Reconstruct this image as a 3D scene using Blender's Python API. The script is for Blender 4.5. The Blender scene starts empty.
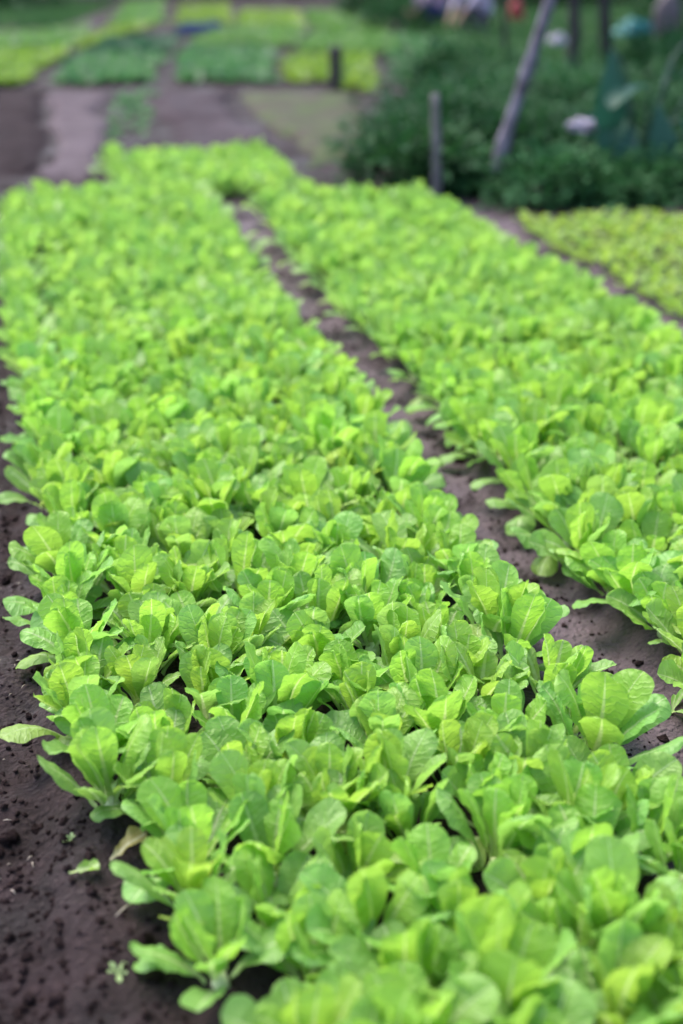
import bpy, math, random
import numpy as np
from mathutils import Vector, Matrix

sc = bpy.context.scene
COL = sc.collection
RAD = math.radians

# ------------------------------------------------------------------ camera
CAM_H, PITCH, YAW = 1.5, RAD(22.4), RAD(13.0)
cam = bpy.data.cameras.new("camera")
cam.lens = 50.0
cam.sensor_width = 36.0
cam.clip_start = 0.05
cam.clip_end = 3000
cam.dof.use_dof = True
cam.dof.focus_distance = 2.85
cam.dof.aperture_fstop = 1.42
camo = bpy.data.objects.new("camera", cam)
camo.location = (0, 0, CAM_H)
camo.rotation_euler = (math.pi / 2 - PITCH, 0, -YAW)
COL.objects.link(camo)
sc.camera = camo

# ------------------------------------------------------------------ world, sun, exposure
SUN_EL, SUN_AZ = RAD(58), RAD(-35)          # azimuth from +Y, towards +X
world = bpy.data.worlds.new("World")
sc.world = world
world.use_nodes = True
wn = world.node_tree
wn.nodes.clear()
sky = wn.nodes.new("ShaderNodeTexSky")
sky.sky_type = 'NISHITA'
sky.sun_disc = False
sky.sun_elevation = SUN_EL
sky.sun_rotation = SUN_AZ
sky.air_density = 1.0
sky.dust_density = 3.0
sky.ozone_density = 1.0
bg = wn.nodes.new("ShaderNodeBackground")
bg.inputs["Strength"].default_value = 0.15
wo = wn.nodes.new("ShaderNodeOutputWorld")
wn.links.new(sky.outputs[0], bg.inputs[0])
wn.links.new(bg.outputs[0], wo.inputs[0])
sl = bpy.data.lights.new("sun", 'SUN')
sl.energy = 1.3
sl.angle = RAD(35)
sl.color = (1.0, 0.96, 0.9)
so = bpy.data.objects.new("sun", sl)
sd = Vector((math.sin(SUN_AZ) * math.cos(SUN_EL), math.cos(SUN_AZ) * math.cos(SUN_EL), math.sin(SUN_EL)))
so.rotation_euler = (-sd).to_track_quat('-Z', 'Y').to_euler()
so.location = (0, 0, 20)
COL.objects.link(so)
sc.view_settings.view_transform = 'Standard'
sc.view_settings.look = 'None'
sc.view_settings.exposure = 1.64
sc.view_settings.gamma = 1.0
sc.render.engine = 'CYCLES'
sc.cycles.use_denoising = True
sc.cycles.max_bounces = 6
sc.cycles.transmission_bounces = 4

# ------------------------------------------------------------------ helpers
def V3(*a): return np.array(a, float)
_F = V3(math.sin(YAW) * math.cos(PITCH), math.cos(YAW) * math.cos(PITCH), -math.sin(PITCH))
_R = V3(math.cos(YAW), -math.sin(YAW), 0)
_U = np.cross(_R, _F)
FPX = 50 / 36 * 1024

def ground_at(px, py, z=0.0):
    """where the sight line through a photo point meets the level z"""
    d = _F * FPX + _R * (px - 341.5) - _U * (py - 512)
    return (d * ((z - CAM_H) / d[2]) + V3(0, 0, CAM_H))[:2]

def to_photo(p):
    v = np.asarray(p, float) - V3(0, 0, CAM_H)
    z = v @ _F
    return 341.5 + FPX * (v @ _R) / z, 512 - FPX * (v @ _U) / z, z

def vnoise(x, y, seed=0):
    """smooth lattice noise, 0..1"""
    x = np.asarray(x, float); y = np.asarray(y, float)
    xi = np.floor(x).astype(np.int64); yi = np.floor(y).astype(np.int64)
    fx = x - xi; fy = y - yi
    fx = fx * fx * (3 - 2 * fx); fy = fy * fy * (3 - 2 * fy)
    def h(a, b):
        n = (a * 374761393 + b * 668265263 + seed * 144665) & 0xFFFFFFFF
        n = ((n ^ (n >> 13)) * 1274126177) & 0xFFFFFFFF
        return ((n ^ (n >> 16)) & 0xFFFF) / 65535.0
    return (h(xi, yi) * (1 - fx) + h(xi + 1, yi) * fx) * (1 - fy) + (h(xi, yi + 1) * (1 - fx) + h(xi + 1, yi + 1) * fx) * fy

class MB:
    """collects shapes into one mesh"""
    def __init__(s):
        s.v = []; s.f = []; s.n = 0; s.uv = []; s.at = []; s.mi = []
    def add(s, v, f, uv=None, at=None, mi=0):
        v = np.asarray(v, float).reshape(-1, 3)
        s.v.append(v)
        s.f.extend([[i + s.n for i in q] for q in f])
        s.uv.append(np.zeros((len(v), 2)) if uv is None else np.asarray(uv, float))
        s.at.append(np.zeros((len(v), 3)) if at is None else np.broadcast_to(np.asarray(at, float), (len(v), 3)))
        s.mi.extend([mi] * len(f))
        s.n += len(v)
    def merge(s, o, loc, rot=0.0, scale=1.0):
        c, q = math.cos(rot), math.sin(rot)
        M = np.array([[c, -q, 0], [q, c, 0], [0, 0, 1]]) * scale
        v = np.concatenate(o.v) @ M.T + np.asarray(loc, float)
        s.v.append(v); s.f.extend([[i + s.n for i in k] for k in o.f])
        s.uv.append(np.concatenate(o.uv)); s.at.append(np.concatenate(o.at)); s.mi.extend(o.mi)
        s.n += len(v)
    def mesh(s, name, mats, smooth=True):
        me = bpy.data.meshes.new(name)
        v = np.concatenate(s.v)
        me.from_pydata(v.tolist(), [], s.f)
        for m in (mats if isinstance(mats, (list, tuple)) else [mats]): me.materials.append(m)
        if max(s.mi, default=0): me.polygons.foreach_set("material_index", s.mi)
        uv = np.concatenate(s.uv)
        li = np.zeros(len(me.loops), np.int32); me.loops.foreach_get("vertex_index", li)
        l = me.uv_layers.new(name="UVMap"); l.data.foreach_set("uv", uv[li].astype(np.float32).ravel())
        a = me.attributes.new("tone", 'FLOAT_VECTOR', 'POINT')
        a.data.foreach_set("vector", np.concatenate(s.at).astype(np.float32).ravel())
        if smooth: me.polygons.foreach_set("use_smooth", [True] * len(me.polygons))
        me.update()
        return me
    def build(s, name, mats, parent=None, smooth=True):
        return link(name, s.mesh(name, mats, smooth), parent)

def link(name, me, parent=None):
    o = bpy.data.objects.new(name, me); COL.objects.link(o)
    if parent: o.parent = parent
    return o

def tag(o, label=None, cat=None, group=None, kind=None):
    if label: o["label"] = label
    if cat: o["category"] = cat
    if group: o["group"] = group
    if kind: o["kind"] = kind
    return o

def empty(name, loc, rz=0.0):
    o = bpy.data.objects.new(name, None); COL.objects.link(o)
    o.location = tuple(loc); o.rotation_euler = (0, 0, rz); o.empty_display_size = 0.05
    return o

def tube(mb, pts, rads, n=8, bump=0.0, rng=None, mi=0, at=None, cap=True):
    pts = [Vector(p) for p in pts]
    V = []; UV = []
    up = Vector((0.31, 0.2, 0.93)).normalized()
    L = 0
    for i, p in enumerate(pts):
        t = (pts[min(i + 1, len(pts) - 1)] - pts[max(i - 1, 0)]).normalized()
        a = t.cross(Vector((0, 1, 0)) if abs(t.y) < 0.9 else Vector((1, 0, 0))).normalized(); b = t.cross(a)
        if i: L += (p - pts[i - 1]).length
        for k in range(n):
            w = 2 * math.pi * k / n
            r = rads[i] * (1 + (rng.uniform(-bump, bump) if rng else 0))
            q = p + (a * math.cos(w) + b * math.sin(w)) * r
            V.append(q); UV.append((k / n, L))
    F = []
    for i in range(len(pts) - 1):
        for k in range(n):
            F.append([i * n + k, i * n + (k + 1) % n, (i + 1) * n + (k + 1) % n, (i + 1) * n + k])
    if cap:
        F.append(list(range(n))[::-1]); F.append([(len(pts) - 1) * n + k for k in range(n)])
    mb.add([tuple(q) for q in V], F, UV, at, mi)

def blob(mb, c, r, seed, amp=0.25, nu=12, nv=8, freq=2.2, mi=0, at=None, flat_bottom=None):
    """a rounded irregular lump"""
    V = []
    for j in range(nv + 1):
        ph = math.pi * j / nv
        for i in range(nu):
            th = 2 * math.pi * i / nu
            d = V3(math.sin(ph) * math.cos(th), math.sin(ph) * math.sin(th), math.cos(ph))
            k = 1 + amp * (2 * float(vnoise(d[0] * freq + d[2] * 1.7 + 9, d[1] * freq - d[2] * 1.3 + 9, seed)) - 1)
            q = np.asarray(c) + d * np.asarray(r) * k
            if flat_bottom is not None: q[2] = max(q[2], flat_bottom)
            V.append(q)
    F = [[j * nu + i, (j + 1) * nu + i, (j + 1) * nu + (i + 1) % nu, j * nu + (i + 1) % nu] for j in range(nv) for i in range(nu)]
    mb.add(V, F, None, at, mi)

# ------------------------------------------------------------------ materials
def newmat(name):
    m = bpy.data.materials.new(name); m.use_nodes = True
    nt = m.node_tree; nt.nodes.clear()
    return m, nt
def N(nt, t, **kw):
    n = nt.nodes.new(t)
    for k, v in kw.items(): setattr(n, k, v)
    return n
def math_(nt, op, a, b=None, c=None, clamp=False):
    n = N(nt, "ShaderNodeMath", operation=op, use_clamp=clamp)
    for i, x in enumerate((a, b, c)):
        if x is None: continue
        if isinstance(x, (int, float)): n.inputs[i].default_value = x
        else: nt.links.new(x, n.inputs[i])
    return n.outputs[0]
def mix(nt, f, a, b, mode='MIX'):
    n = N(nt, "ShaderNodeMix", data_type='RGBA', blend_type=mode)
    for i, x in ((0, f), (6, a), (7, b)):
        if isinstance(x, (int, float)): n.inputs[i].default_value = x
        elif isinstance(x, tuple): n.inputs[i].default_value = (*x, 1)
        else: nt.links.new(x, n.inputs[i])
    return n.outputs[2]
def smooth(nt, x, lo, hi):
    n = N(nt, "ShaderNodeMapRange", interpolation_type='SMOOTHSTEP')
    nt.links.new(x, n.inputs[0]); n.inputs[1].default_value = lo; n.inputs[2].default_value = hi
    return n.outputs[0]
def noise(nt, co, scale, detail=4, rough=0.55, dist=0.0):
    n = N(nt, "ShaderNodeTexNoise"); n.inputs["Scale"].default_value = scale
    n.inputs["Detail"].default_value = detail; n.inputs["Roughness"].default_value = rough
    n.inputs["Distortion"].default_value = dist
    if co is not None: nt.links.new(co, n.inputs["Vector"])
    return n.outputs["Fac"]

def leaf_material(name, col_a, col_b, col_age, rib, trans=0.50, spec=0.48, rough=0.44, veins=True, trans_gain=1.15, fresh=None):
    """col_a..col_b by per-leaf chance, col_age for outer (old) leaves; veins run in leaf space"""
    m, nt = newmat(name); L = nt.links
    at = N(nt, "ShaderNodeAttribute", attribute_name="tone")
    sp = N(nt, "ShaderNodeSeparateXYZ"); L.new(at.outputs["Vector"], sp.inputs[0])
    rnd, age, hue = sp.outputs
    oi = N(nt, "ShaderNodeObjectInfo")
    uvn = N(nt, "ShaderNodeUVMap", uv_map="UVMap")
    su = N(nt, "ShaderNodeSeparateXYZ"); L.new(uvn.outputs[0], su.inputs[0])
    x, y = su.outputs[0], su.outputs[1]
    c = mix(nt, rnd, col_a, col_b)
    c = mix(nt, math_(nt, 'MULTIPLY', age, 0.6), c, col_age)
    hv = N(nt, "ShaderNodeHueSaturation")
    L.new(math_(nt, 'ADD', 0.5, math_(nt, 'ADD', math_(nt, 'MULTIPLY', math_(nt, 'SUBTRACT', oi.outputs["Random"], 0.5), 0.012), hue)), hv.inputs["Hue"])
    L.new(math_(nt, 'ADD', 0.93, math_(nt, 'MULTIPLY', oi.outputs["Random"], 0.14)), hv.inputs["Value"])
    L.new(c, hv.inputs["Color"]); c = hv.outputs[0]
    nz = noise(nt, uvn.outputs[0], 18, 3)
    c = mix(nt, math_(nt, 'MULTIPLY', smooth(nt, nz, 0.4, 0.75), 0.25), c, tuple(min(1, k * 1.35) for k in col_b))
    height = None
    if veins:
        ax = math_(nt, 'ABSOLUTE', x)
        wob = math_(nt, 'MULTIPLY', math_(nt, 'SUBTRACT', noise(nt, uvn.outputs[0], 38, 3), 0.5), 0.034)
        sv = math_(nt, 'FRACT', math_(nt, 'MULTIPLY', math_(nt, 'ADD', math_(nt, 'SUBTRACT', y, math_(nt, 'MULTIPLY', ax, 0.55)), wob), 78.0))
        d = math_(nt, 'ABSOLUTE', math_(nt, 'SUBTRACT', sv, 0.5))           # 0 on a side vein
        vein = math_(nt, 'SUBTRACT', 1.0, smooth(nt, d, 0.02, 0.22))
        # the midrib narrows towards the tip
        wr = math_(nt, 'MAXIMUM', math_(nt, 'SUBTRACT', 0.0058, math_(nt, 'MULTIPLY', y, 0.040)), 0.0007)
        ribf = math_(nt, 'SUBTRACT', 1.0, smooth(nt, math_(nt, 'DIVIDE', ax, wr), 0.5, 1.5))
        vo = N(nt, "ShaderNodeTexVoronoi", feature='SMOOTH_F1'); vo.inputs["Scale"].default_value = 120
        L.new(uvn.outputs[0], vo.inputs["Vector"])
        c = mix(nt, math_(nt, 'MULTIPLY', vein, 0.06), c, rib)
        c = mix(nt, math_(nt, 'MULTIPLY', ribf, 0.72), c, rib)
        height = math_(nt, 'SUBTRACT', math_(nt, 'MULTIPLY', math_(nt, 'SUBTRACT', 1.0, vo.outputs["Distance"]), 1.2), math_(nt, 'MULTIPLY', vein, 0.55))
    else:
        height = noise(nt, uvn.outputs[0], 40, 2)
    bm = N(nt, "ShaderNodeBump"); bm.inputs["Strength"].default_value = 0.5; bm.inputs["Distance"].default_value = 0.0034
    L.new(height, bm.inputs["Height"])
    p = N(nt, "ShaderNodeBsdfPrincipled")
    L.new(c, p.inputs["Base Color"]); L.new(bm.outputs[0], p.inputs["Normal"])
    p.inputs["Roughness"].default_value = rough; p.inputs["Specular IOR Level"].default_value = spec
    t = N(nt, "ShaderNodeBsdfTranslucent"); L.new(bm.outputs[0], t.inputs["Normal"])
    hs = N(nt, "ShaderNodeHueSaturation"); hs.inputs["Saturation"].default_value = 1.04; hs.inputs["Hue"].default_value = 0.494
    hs.inputs["Value"].default_value = trans_gain; L.new(c, hs.inputs["Color"]); L.new(hs.outputs[0], t.inputs["Color"])
    ms = N(nt, "ShaderNodeMixShader"); ms.inputs[0].default_value = trans
    L.new(p.outputs[0], ms.inputs[1]); L.new(t.outputs[0], ms.inputs[2])
    o = N(nt, "ShaderNodeOutputMaterial"); L.new(ms.outputs[0], o.inputs[0])
    return m

def plain_material(name, col, col2=None, scale=20, rough=0.7, spec=0.3, bump=0.3, bdist=0.01, stretch=None, lo=0.35, hi=0.65):
    m, nt = newmat(name); L = nt.links
    tc = N(nt, "ShaderNodeTexCoord"); co = tc.outputs["Object"]
    if stretch:
        mp = N(nt, "ShaderNodeMapping"); mp.inputs["Scale"].default_value = stretch; L.new(co, mp.inputs[0]); co = mp.outputs[0]
    nz = noise(nt, co, scale, 6, 0.6)
    c = mix(nt, smooth(nt, nz, lo, hi), col, col2 or tuple(k * 0.7 for k in col))
    p = N(nt, "ShaderNodeBsdfPrincipled"); L.new(c, p.inputs["Base Color"])
    p.inputs["Roughness"].default_value = rough; p.inputs["Specular IOR Level"].default_value = spec
    b = N(nt, "ShaderNodeBump"); b.inputs["Strength"].default_value = bump; b.inputs["Distance"].default_value = bdist
    L.new(nz, b.inputs["Height"]); L.new(b.outputs[0], p.inputs["Normal"])
    o = N(nt, "ShaderNodeOutputMaterial"); L.new(p.outputs[0], o.inputs[0])
    return m

def soil_material(name, dark, mid, pale, wet=0.5, grass=None, mud_sheen=None):
    m, nt = newmat(name); L = nt.links
    geo = N(nt, "ShaderNodeNewGeometry"); co = geo.outputs["Position"]
    big = noise(nt, co, 1.3, 4); med = noise(nt, co, 9, 5, 0.6); fine = noise(nt, co, 70, 6, 0.65)
    c = mix(nt, smooth(nt, med, 0.35, 0.65), dark, mid)
    c = mix(nt, math_(nt, 'MULTIPLY', smooth(nt, math_(nt, 'ADD', math_(nt, 'MULTIPLY', big, 0.6), math_(nt, 'MULTIPLY', fine, 0.4)), 0.48, 0.66), 0.6), c, pale)
    vo = N(nt, "ShaderNodeTexVoronoi"); vo.inputs["Scale"].default_value = 60; L.new(co, vo.inputs["Vector"])
    crumb = smooth(nt, vo.outputs["Distance"], 0.1, 0.55)
    c = mix(nt, math_(nt, 'MULTIPLY', crumb, 0.3), c, tuple(k * 0.5 for k in dark))
    if grass:
        c = mix(nt, math_(nt, 'MULTIPLY', smooth(nt, noise(nt, co, 4, 5), 0.38, 0.6), 0.8), c, grass)
    p = N(nt, "ShaderNodeBsdfPrincipled"); L.new(c, p.inputs["Base Color"])
    r = math_(nt, 'SUBTRACT', 0.9, math_(nt, 'MULTIPLY', smooth(nt, noise(nt, co, 2.4, 4), 0.42, 0.66), wet))
    if mud_sheen:                                                        # silt washed smooth along the furrows, its wet sheen painted in as paler colour
        ma = N(nt, "ShaderNodeAttribute", attribute_name="mud_sheen")
        mf = math_(nt, 'MULTIPLY', ma.outputs["Fac"], smooth(nt, noise(nt, co, 5, 5, .6), 0.32, 0.56))
        c2 = mix(nt, math_(nt, 'MULTIPLY', mf, 0.85), c, mix(nt, med, tuple(k * .75 for k in mud_sheen), mud_sheen)); L.new(c2, p.inputs["Base Color"])
        r = math_(nt, 'SUBTRACT', r, math_(nt, 'MULTIPLY', mf, 0.34), clamp=True); r = math_(nt, 'MAXIMUM', r, 0.3)
    L.new(r, p.inputs["Roughness"]); p.inputs["Specular IOR Level"].default_value = 0.22 if mud_sheen else 0.06
    h = math_(nt, 'ADD', math_(nt, 'MULTIPLY', med, 0.7), math_(nt, 'SUBTRACT', math_(nt, 'MULTIPLY', fine, 0.9), math_(nt, 'MULTIPLY', crumb, 0.3)))
    b = N(nt, "ShaderNodeBump"); b.inputs["Strength"].default_value = 1.0; b.inputs["Distance"].default_value = 0.022
    L.new(h, b.inputs["Height"]); L.new(b.outputs[0], p.inputs["Normal"])
    o = N(nt, "ShaderNodeOutputMaterial"); L.new(p.outputs[0], o.inputs[0])
    return m

M = {}
M['lettuce'] = leaf_material("lettuce_leaf", (0.258, 0.468, 0.078), (0.312, 0.525, 0.092), (0.220, 0.447, 0.120), (0.55, 0.68, 0.34))
M['heart'] = leaf_material("lettuce_heart_leaf", (0.276, 0.488, 0.068), (0.326, 0.540, 0.082), (0.250, 0.466, 0.080), (0.55, 0.66, 0.28))
M['wilted'] = leaf_material("wilted_leaf", (0.36, 0.36, 0.08), (0.42, 0.36, 0.14), (0.30, 0.24, 0.10), (0.6, 0.58, 0.36))
M['seedling'] = leaf_material("seedling_leaf", (0.24, 0.38, 0.055), (0.30, 0.43, 0.07), (0.21, 0.35, 0.065), (0.42, 0.52, 0.2), veins=False)
M['stalk'] = plain_material("lettuce_stalk", (0.55, 0.62, 0.34), (0.42, 0.52, 0.22), 60, 0.45)
M['soil'] = soil_material("moist_soil", (0.017, 0.0098, 0.0103), (0.044, 0.0275, 0.0300), (0.082, 0.057, 0.063), 0.35, mud_sheen=(0.185, 0.138, 0.163))
M['soil_dark'] = soil_material("dark_tilled_soil", (0.022, 0.0140, 0.0150), (0.050, 0.034, 0.037), (0.085, 0.062, 0.067), 0.05)
M['soil_pale'] = soil_material("pale_dry_soil", (0.095, 0.073, 0.082), (0.155, 0.121, 0.136), (0.21, 0.168, 0.186), 0.2)
M['soil_mid'] = soil_material("purple_brown_soil", (0.050, 0.0365, 0.042), (0.088, 0.066, 0.076), (0.135, 0.105, 0.12), 0.3)
M['soil_grassy'] = soil_material("thinly_grassed_soil", (0.085, 0.070, 0.062), (0.125, 0.105, 0.092), (0.16, 0.135, 0.118), 0.1, grass=(0.085, 0.115, 0.05))
M['clod'] = soil_material("crumbled_soil", (0.020, 0.012, 0.012), (0.040, 0.026, 0.027), (0.065, 0.045, 0.047), 0.1)

# ------------------------------------------------------------------ ground: one sheet to the horizon
BEDS = [(-0.02, 1.03, -1.0, 8.15), (1.29, 2.22, -1.0, 7.75), (2.55, 4.6, -1.0, 7.3)]
def bed_height(x, y):
    z = np.zeros_like(np.asarray(x, float))
    for x0, x1, y0, y1 in BEDS:
        w = 0.0
        sx = np.clip((x - x0 + 0.05) / 0.10, 0, 1) * np.clip((x1 - x + 0.05) / 0.10, 0, 1)
        sy = np.clip((y - y0 + 0.05) / 0.10, 0, 1) * np.clip((y1 - y + 0.05) / 0.10, 0, 1)
        s = sx * sy
        z = np.maximum(z, 0.05 * s * s * (3 - 2 * s))
    return z
def ground_z(x, y):
    x = np.asarray(x, float); y = np.asarray(y, float)
    near = np.clip((16 - y) / 6, 0, 1)
    z = bed_height(x, y)
    z = z + near * (0.030 * (vnoise(x * 3, y * 3, 1) - 0.5) + 0.020 * (vnoise(x * 9, y * 9, 2) - 0.5) + 0.012 * (vnoise(x * 25, y * 25, 3) - 0.5))
    rough = np.clip((0.12 - x) / 0.15, 0, 1) * near                  # the left path is crumbly
    z = z + rough * (0.055 * np.maximum(0, vnoise(x * 11, y * 11, 4) - 0.45) + 0.022 * (vnoise(x * 38, y * 38, 5) - 0.5))
    return z
def axis(lo, hi, step, far):
    a = list(np.arange(lo, hi, step)); s = step
    b = hi; up = []
    while b < far: up.append(b); s *= 1.18; b += s
    s = step; b = lo; dn = []
    while b > -far: s *= 1.18; b -= s; dn.append(b)
    return np.array(dn[::-1] + a + up + [far + 200])
gx = axis(-1.0, 4.6, 0.022, 1500); gy = axis(0.9, 10.2, 0.026, 1500)
GX, GY = np.meshgrid(gx, gy)
GZ = ground_z(GX, GY)
nx = len(gx)
g = bpy.data.meshes.new("ground")
idx = np.arange(len(gx) * len(gy)).reshape(len(gy), nx)
quads = np.stack([idx[:-1, :-1], idx[:-1, 1:], idx[1:, 1:], idx[1:, :-1]], -1).reshape(-1, 4)
g.vertices.add(GX.size); g.vertices.foreach_set("co", np.stack([GX, GY, GZ], -1).astype(np.float32).ravel())
g.loops.add(quads.size); g.loops.foreach_set("vertex_index", quads.astype(np.int32).ravel())
g.polygons.add(len(quads)); g.polygons.foreach_set("loop_start", np.arange(0, quads.size, 4, dtype=np.int32))
g.polygons.foreach_set("loop_total", np.full(len(quads), 4, np.int32))
g.polygons.foreach_set("use_smooth", np.ones(len(quads), bool))
g.update(calc_edges=True); g.validate()
mud_sheen = np.zeros_like(GX)
for xc, hw in ((1.15, .14), (2.42, .17)): mud_sheen = np.maximum(mud_sheen, np.clip(1.6 - np.abs(GX - xc) / hw, 0, 1) * np.clip((8.4 - GY) / .5, 0, 1))
g.attributes.new("mud_sheen", 'FLOAT', 'POINT').data.foreach_set("value", mud_sheen.astype(np.float32).ravel())
g.materials.append(M['soil'])
tag(link("ground", g), kind="structure")

rng = random.Random(7)
cl = MB()
heaps = [(-0.16 - abs(rng.gauss(0, .16)), rng.uniform(1.5, 5.0), rng.uniform(.03, .11)) for _ in range(70)]
for i in range(6200):                                              # crumbs and clods of the path on the left and in the furrows
    q = rng.random()
    if q < 0.62:
        h = rng.choice(heaps); x, y = h[0] + rng.gauss(0, h[2]), h[1] + rng.gauss(0, h[2] * 1.3)
    elif q < 0.74:
        y = rng.uniform(1.25, 2.2); x = rng.uniform(-.35, .16) - max(0, (y - 1.7) * .25)
    elif q < 0.87:
        y = rng.uniform(1.45, 5.2); x = -0.02 - abs(rng.gauss(0, 0.22))
    else:
        y = rng.uniform(1.9, 6.5); x = rng.uniform(1.04, 1.26)
    r = rng.uniform(0.0015, 0.0055) * (rng.uniform(1.5, 2.8) if rng.random() < 0.10 else 1)
    z = float(ground_z(x, y))
    blob(cl, (x, y, z + r * 0.2), (r * rng.uniform(.8, 1.5), r * rng.uniform(.8, 1.5), r * 0.8), i, 0.7, 7, 5)
tag(cl.build("soil_clods", M['clod']), "dark crumbs and small clods of earth scattered over the bare path and furrow", "soil clods", kind="stuff")

# ------------------------------------------------------------------ leaf and lettuce shapes
def leaf_arrays(r, L, W, th0, droop, az, base, nu=9, nv=15, cup=0.3, wave=0.06, pucker=0.0022, twist=0.0, fold=0.0, petiole=0.20, side=0.0):
    """one obovate leaf: returns verts, faces, uv (metres in leaf space)"""
    v = 1 - np.cos(np.linspace(0, math.pi / 2, nv) * 1.0) * 1.0
    v = np.linspace(0, 1, nv) ** 0.85
    v = np.sin(v * math.pi / 2) ** 1.0 * 0.55 + v * 0.45            # denser near the tip
    u = np.linspace(-1, 1, nu)
    s = np.clip((v - petiole * 0.5) / (1 - petiole * 0.5), 0, 1)
    prof = (s ** 0.85) * np.sqrt(np.clip(1 - s ** 4.2, 0, 1))
    prof = prof / 0.68
    w = W * np.maximum(prof, 0.16 * (1 - s) ** 0.5 * (v < 0.9))
    w[-1] = W * 0.10
    th = th0 - droop * v ** 1.6
    dv = np.diff(v, prepend=0) * L
    mr = np.cumsum(np.cos(th) * dv); mz = np.cumsum(np.sin(th) * dv)
    lat = side * v ** 2 * L                                          # sideways sweep
    U, Vv = np.meshgrid(u, v)
    Wd = w[:, None]; X = U * Wd
    ph1, ph2, ph3 = r.uniform(0, 6.28), r.uniform(0, 6.28), r.uniform(0, 6.28)
    nrm = cup * np.abs(U) ** 2.0 * Wd
    nrm = nrm + wave * W * np.abs(U) ** 3 * (np.sin(Vv * 11 + ph1 + 1.3 * np.sign(U)) + 0.6 * np.sin(Vv * 23 + ph2 * (1 + (U > 0))))
    nrm = nrm + wave * 0.9 * W * np.sin(Vv * 5 + ph3) * (1 - U * U) * s[:, None]
    nrm = nrm + pucker * np.sin(Vv * L * 190 - np.abs(X) * 140 + ph1) * np.sin(np.abs(X) * 170 + ph2) * np.clip(np.abs(U) * 4, 0, 1) * s[:, None]
    nrm = nrm + 0.0035 * np.clip(np.abs(U) * 3.5, 0, 1) * s[:, None] * (L / 0.15)     # midrib sunk between the halves
    tw = twist * Vv
    Xe = X * np.cos(tw) * (1 - 0.12 * cup); nrm2 = nrm + X * np.sin(tw)
    ct, st = np.cos(th)[:, None], np.sin(th)[:, None]
    rr = mr[:, None] - st * nrm2; zz = mz[:, None] + ct * nrm2; tt = Xe + lat[:, None]
    ca, sa = math.cos(az), math.sin(az)
    P = np.stack([ca * rr - sa * tt, sa * rr + ca * tt, zz], -1).reshape(-1, 3) + np.asarray(base)
    ii = np.arange(nu * nv).reshape(nv, nu)
    F = np.stack([ii[:-1, :-1], ii[:-1, 1:], ii[1:, 1:], ii[1:, :-1]], -1).reshape(-1, 4).tolist()
    uv = np.stack([X, Vv * L], -1).reshape(-1, 2)
    return P, F, uv

STYLES = [  # words of the label, size, tilt of the outer leaves (deg), leaf width factor, hue shift, number of leaves
    ("upright yellow-green", 1.03, 58, 0.95, -0.003, 12),
    ("broad pale-green", 1.00, 49, 1.10, -0.002, 12),
    ("sprawling soft-leaved", 0.98, 36, 1.05, 0.005, 12),
    ("tall crinkled", 1.10, 60, 0.95, 0.0, 12),
    ("floppy blue-green", 1.00, 41, 1.05, 0.008, 12),
    ("compact bright-green", 0.90, 52, 1.0, -0.003, 12),
]
def make_plant(seed, style, res):
    """(outer leaves, heart, stalk) of one lettuce"""
    r = random.Random(seed)
    _, sz, tilt, wf, hue, n = STYLES[style]
    outer, heart, st = MB(), MB(), MB()
    nu, nv = (11, 21) if res else (5, 9)
    a0 = r.uniform(0, 6.28)
    for i in range(n):
        k = i / (n - 1)                                              # 0 outermost .. 1 innermost
        az = a0 + i * 2.39996 + r.uniform(-0.6, 0.6)
        L = sz * 0.95 * (0.140 - 0.006 * k + r.uniform(-0.022, 0.018))
        W = L * 0.248 * wf * r.uniform(0.84, 1.16)
        th0 = RAD(tilt + (80 - tilt) * k ** 0.8 + r.uniform(-16, 14))
        droop = RAD((58 - 38 * k) * r.uniform(0.2, 1.6))
        if k > 0.3 and r.random() < 0.25: droop = -RAD(r.uniform(5, 20))    # curls in over the heart
        base = (0.022 * math.cos(az) * (1.2 - k), 0.022 * math.sin(az) * (1.2 - k), 0.008 + 0.022 * k)
        P, F, uv = leaf_arrays(r, L, W, th0, droop, az, base, nu, nv, cup=r.uniform(-0.42, 0.28) + 0.10 * k, wave=r.uniform(0.03, 0.12),
                               pucker=0.0024 if res else 0, twist=r.uniform(-0.4, 0.4), side=r.uniform(-0.18, 0.18))
        old = i == 0 and r.random() < 0.3                            # a yellowing bottom leaf
        (heart if k > 0.55 else outer).add(P, F, uv, (r.random(), 1 - k, hue + r.uniform(-0.004, 0.004) - (0.035 if old else 0)))
    tube(st, [(0, 0, -0.03), (0.001, 0, 0.0), (0, 0.001, 0.024)], [0.012, 0.016, 0.011], 9)
    return outer, heart, st

ORD = "zeroth first second third fourth fifth sixth seventh eighth ninth tenth eleventh twelfth thirteenth fourteenth fifteenth sixteenth seventeenth eighteenth nineteenth".split()
TENS = {2: "twent", 3: "thirt", 4: "fort", 5: "fift"}
def nth(n):
    if n < 20: return ORD[n]
    t, k = divmod(n, 10)
    return TENS[t] + ("ieth" if k == 0 else "y-" + ORD[k])

rng = random.Random(21)
PER = 4
variants = {}
for s in range(len(STYLES)):
    for k in range(PER):
        o_, h_, t_ = make_plant(100 + s * 10 + k, s, True)
        variants[s, k] = (o_.mesh("outer_leaves", M['lettuce']), h_.mesh("heart", M['heart']), t_.mesh("stalk", M['stalk']))
low = {(s, k): make_plant(100 + s * 10 + k, s, False) for s in range(len(STYLES)) for k in range(2)}

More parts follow.
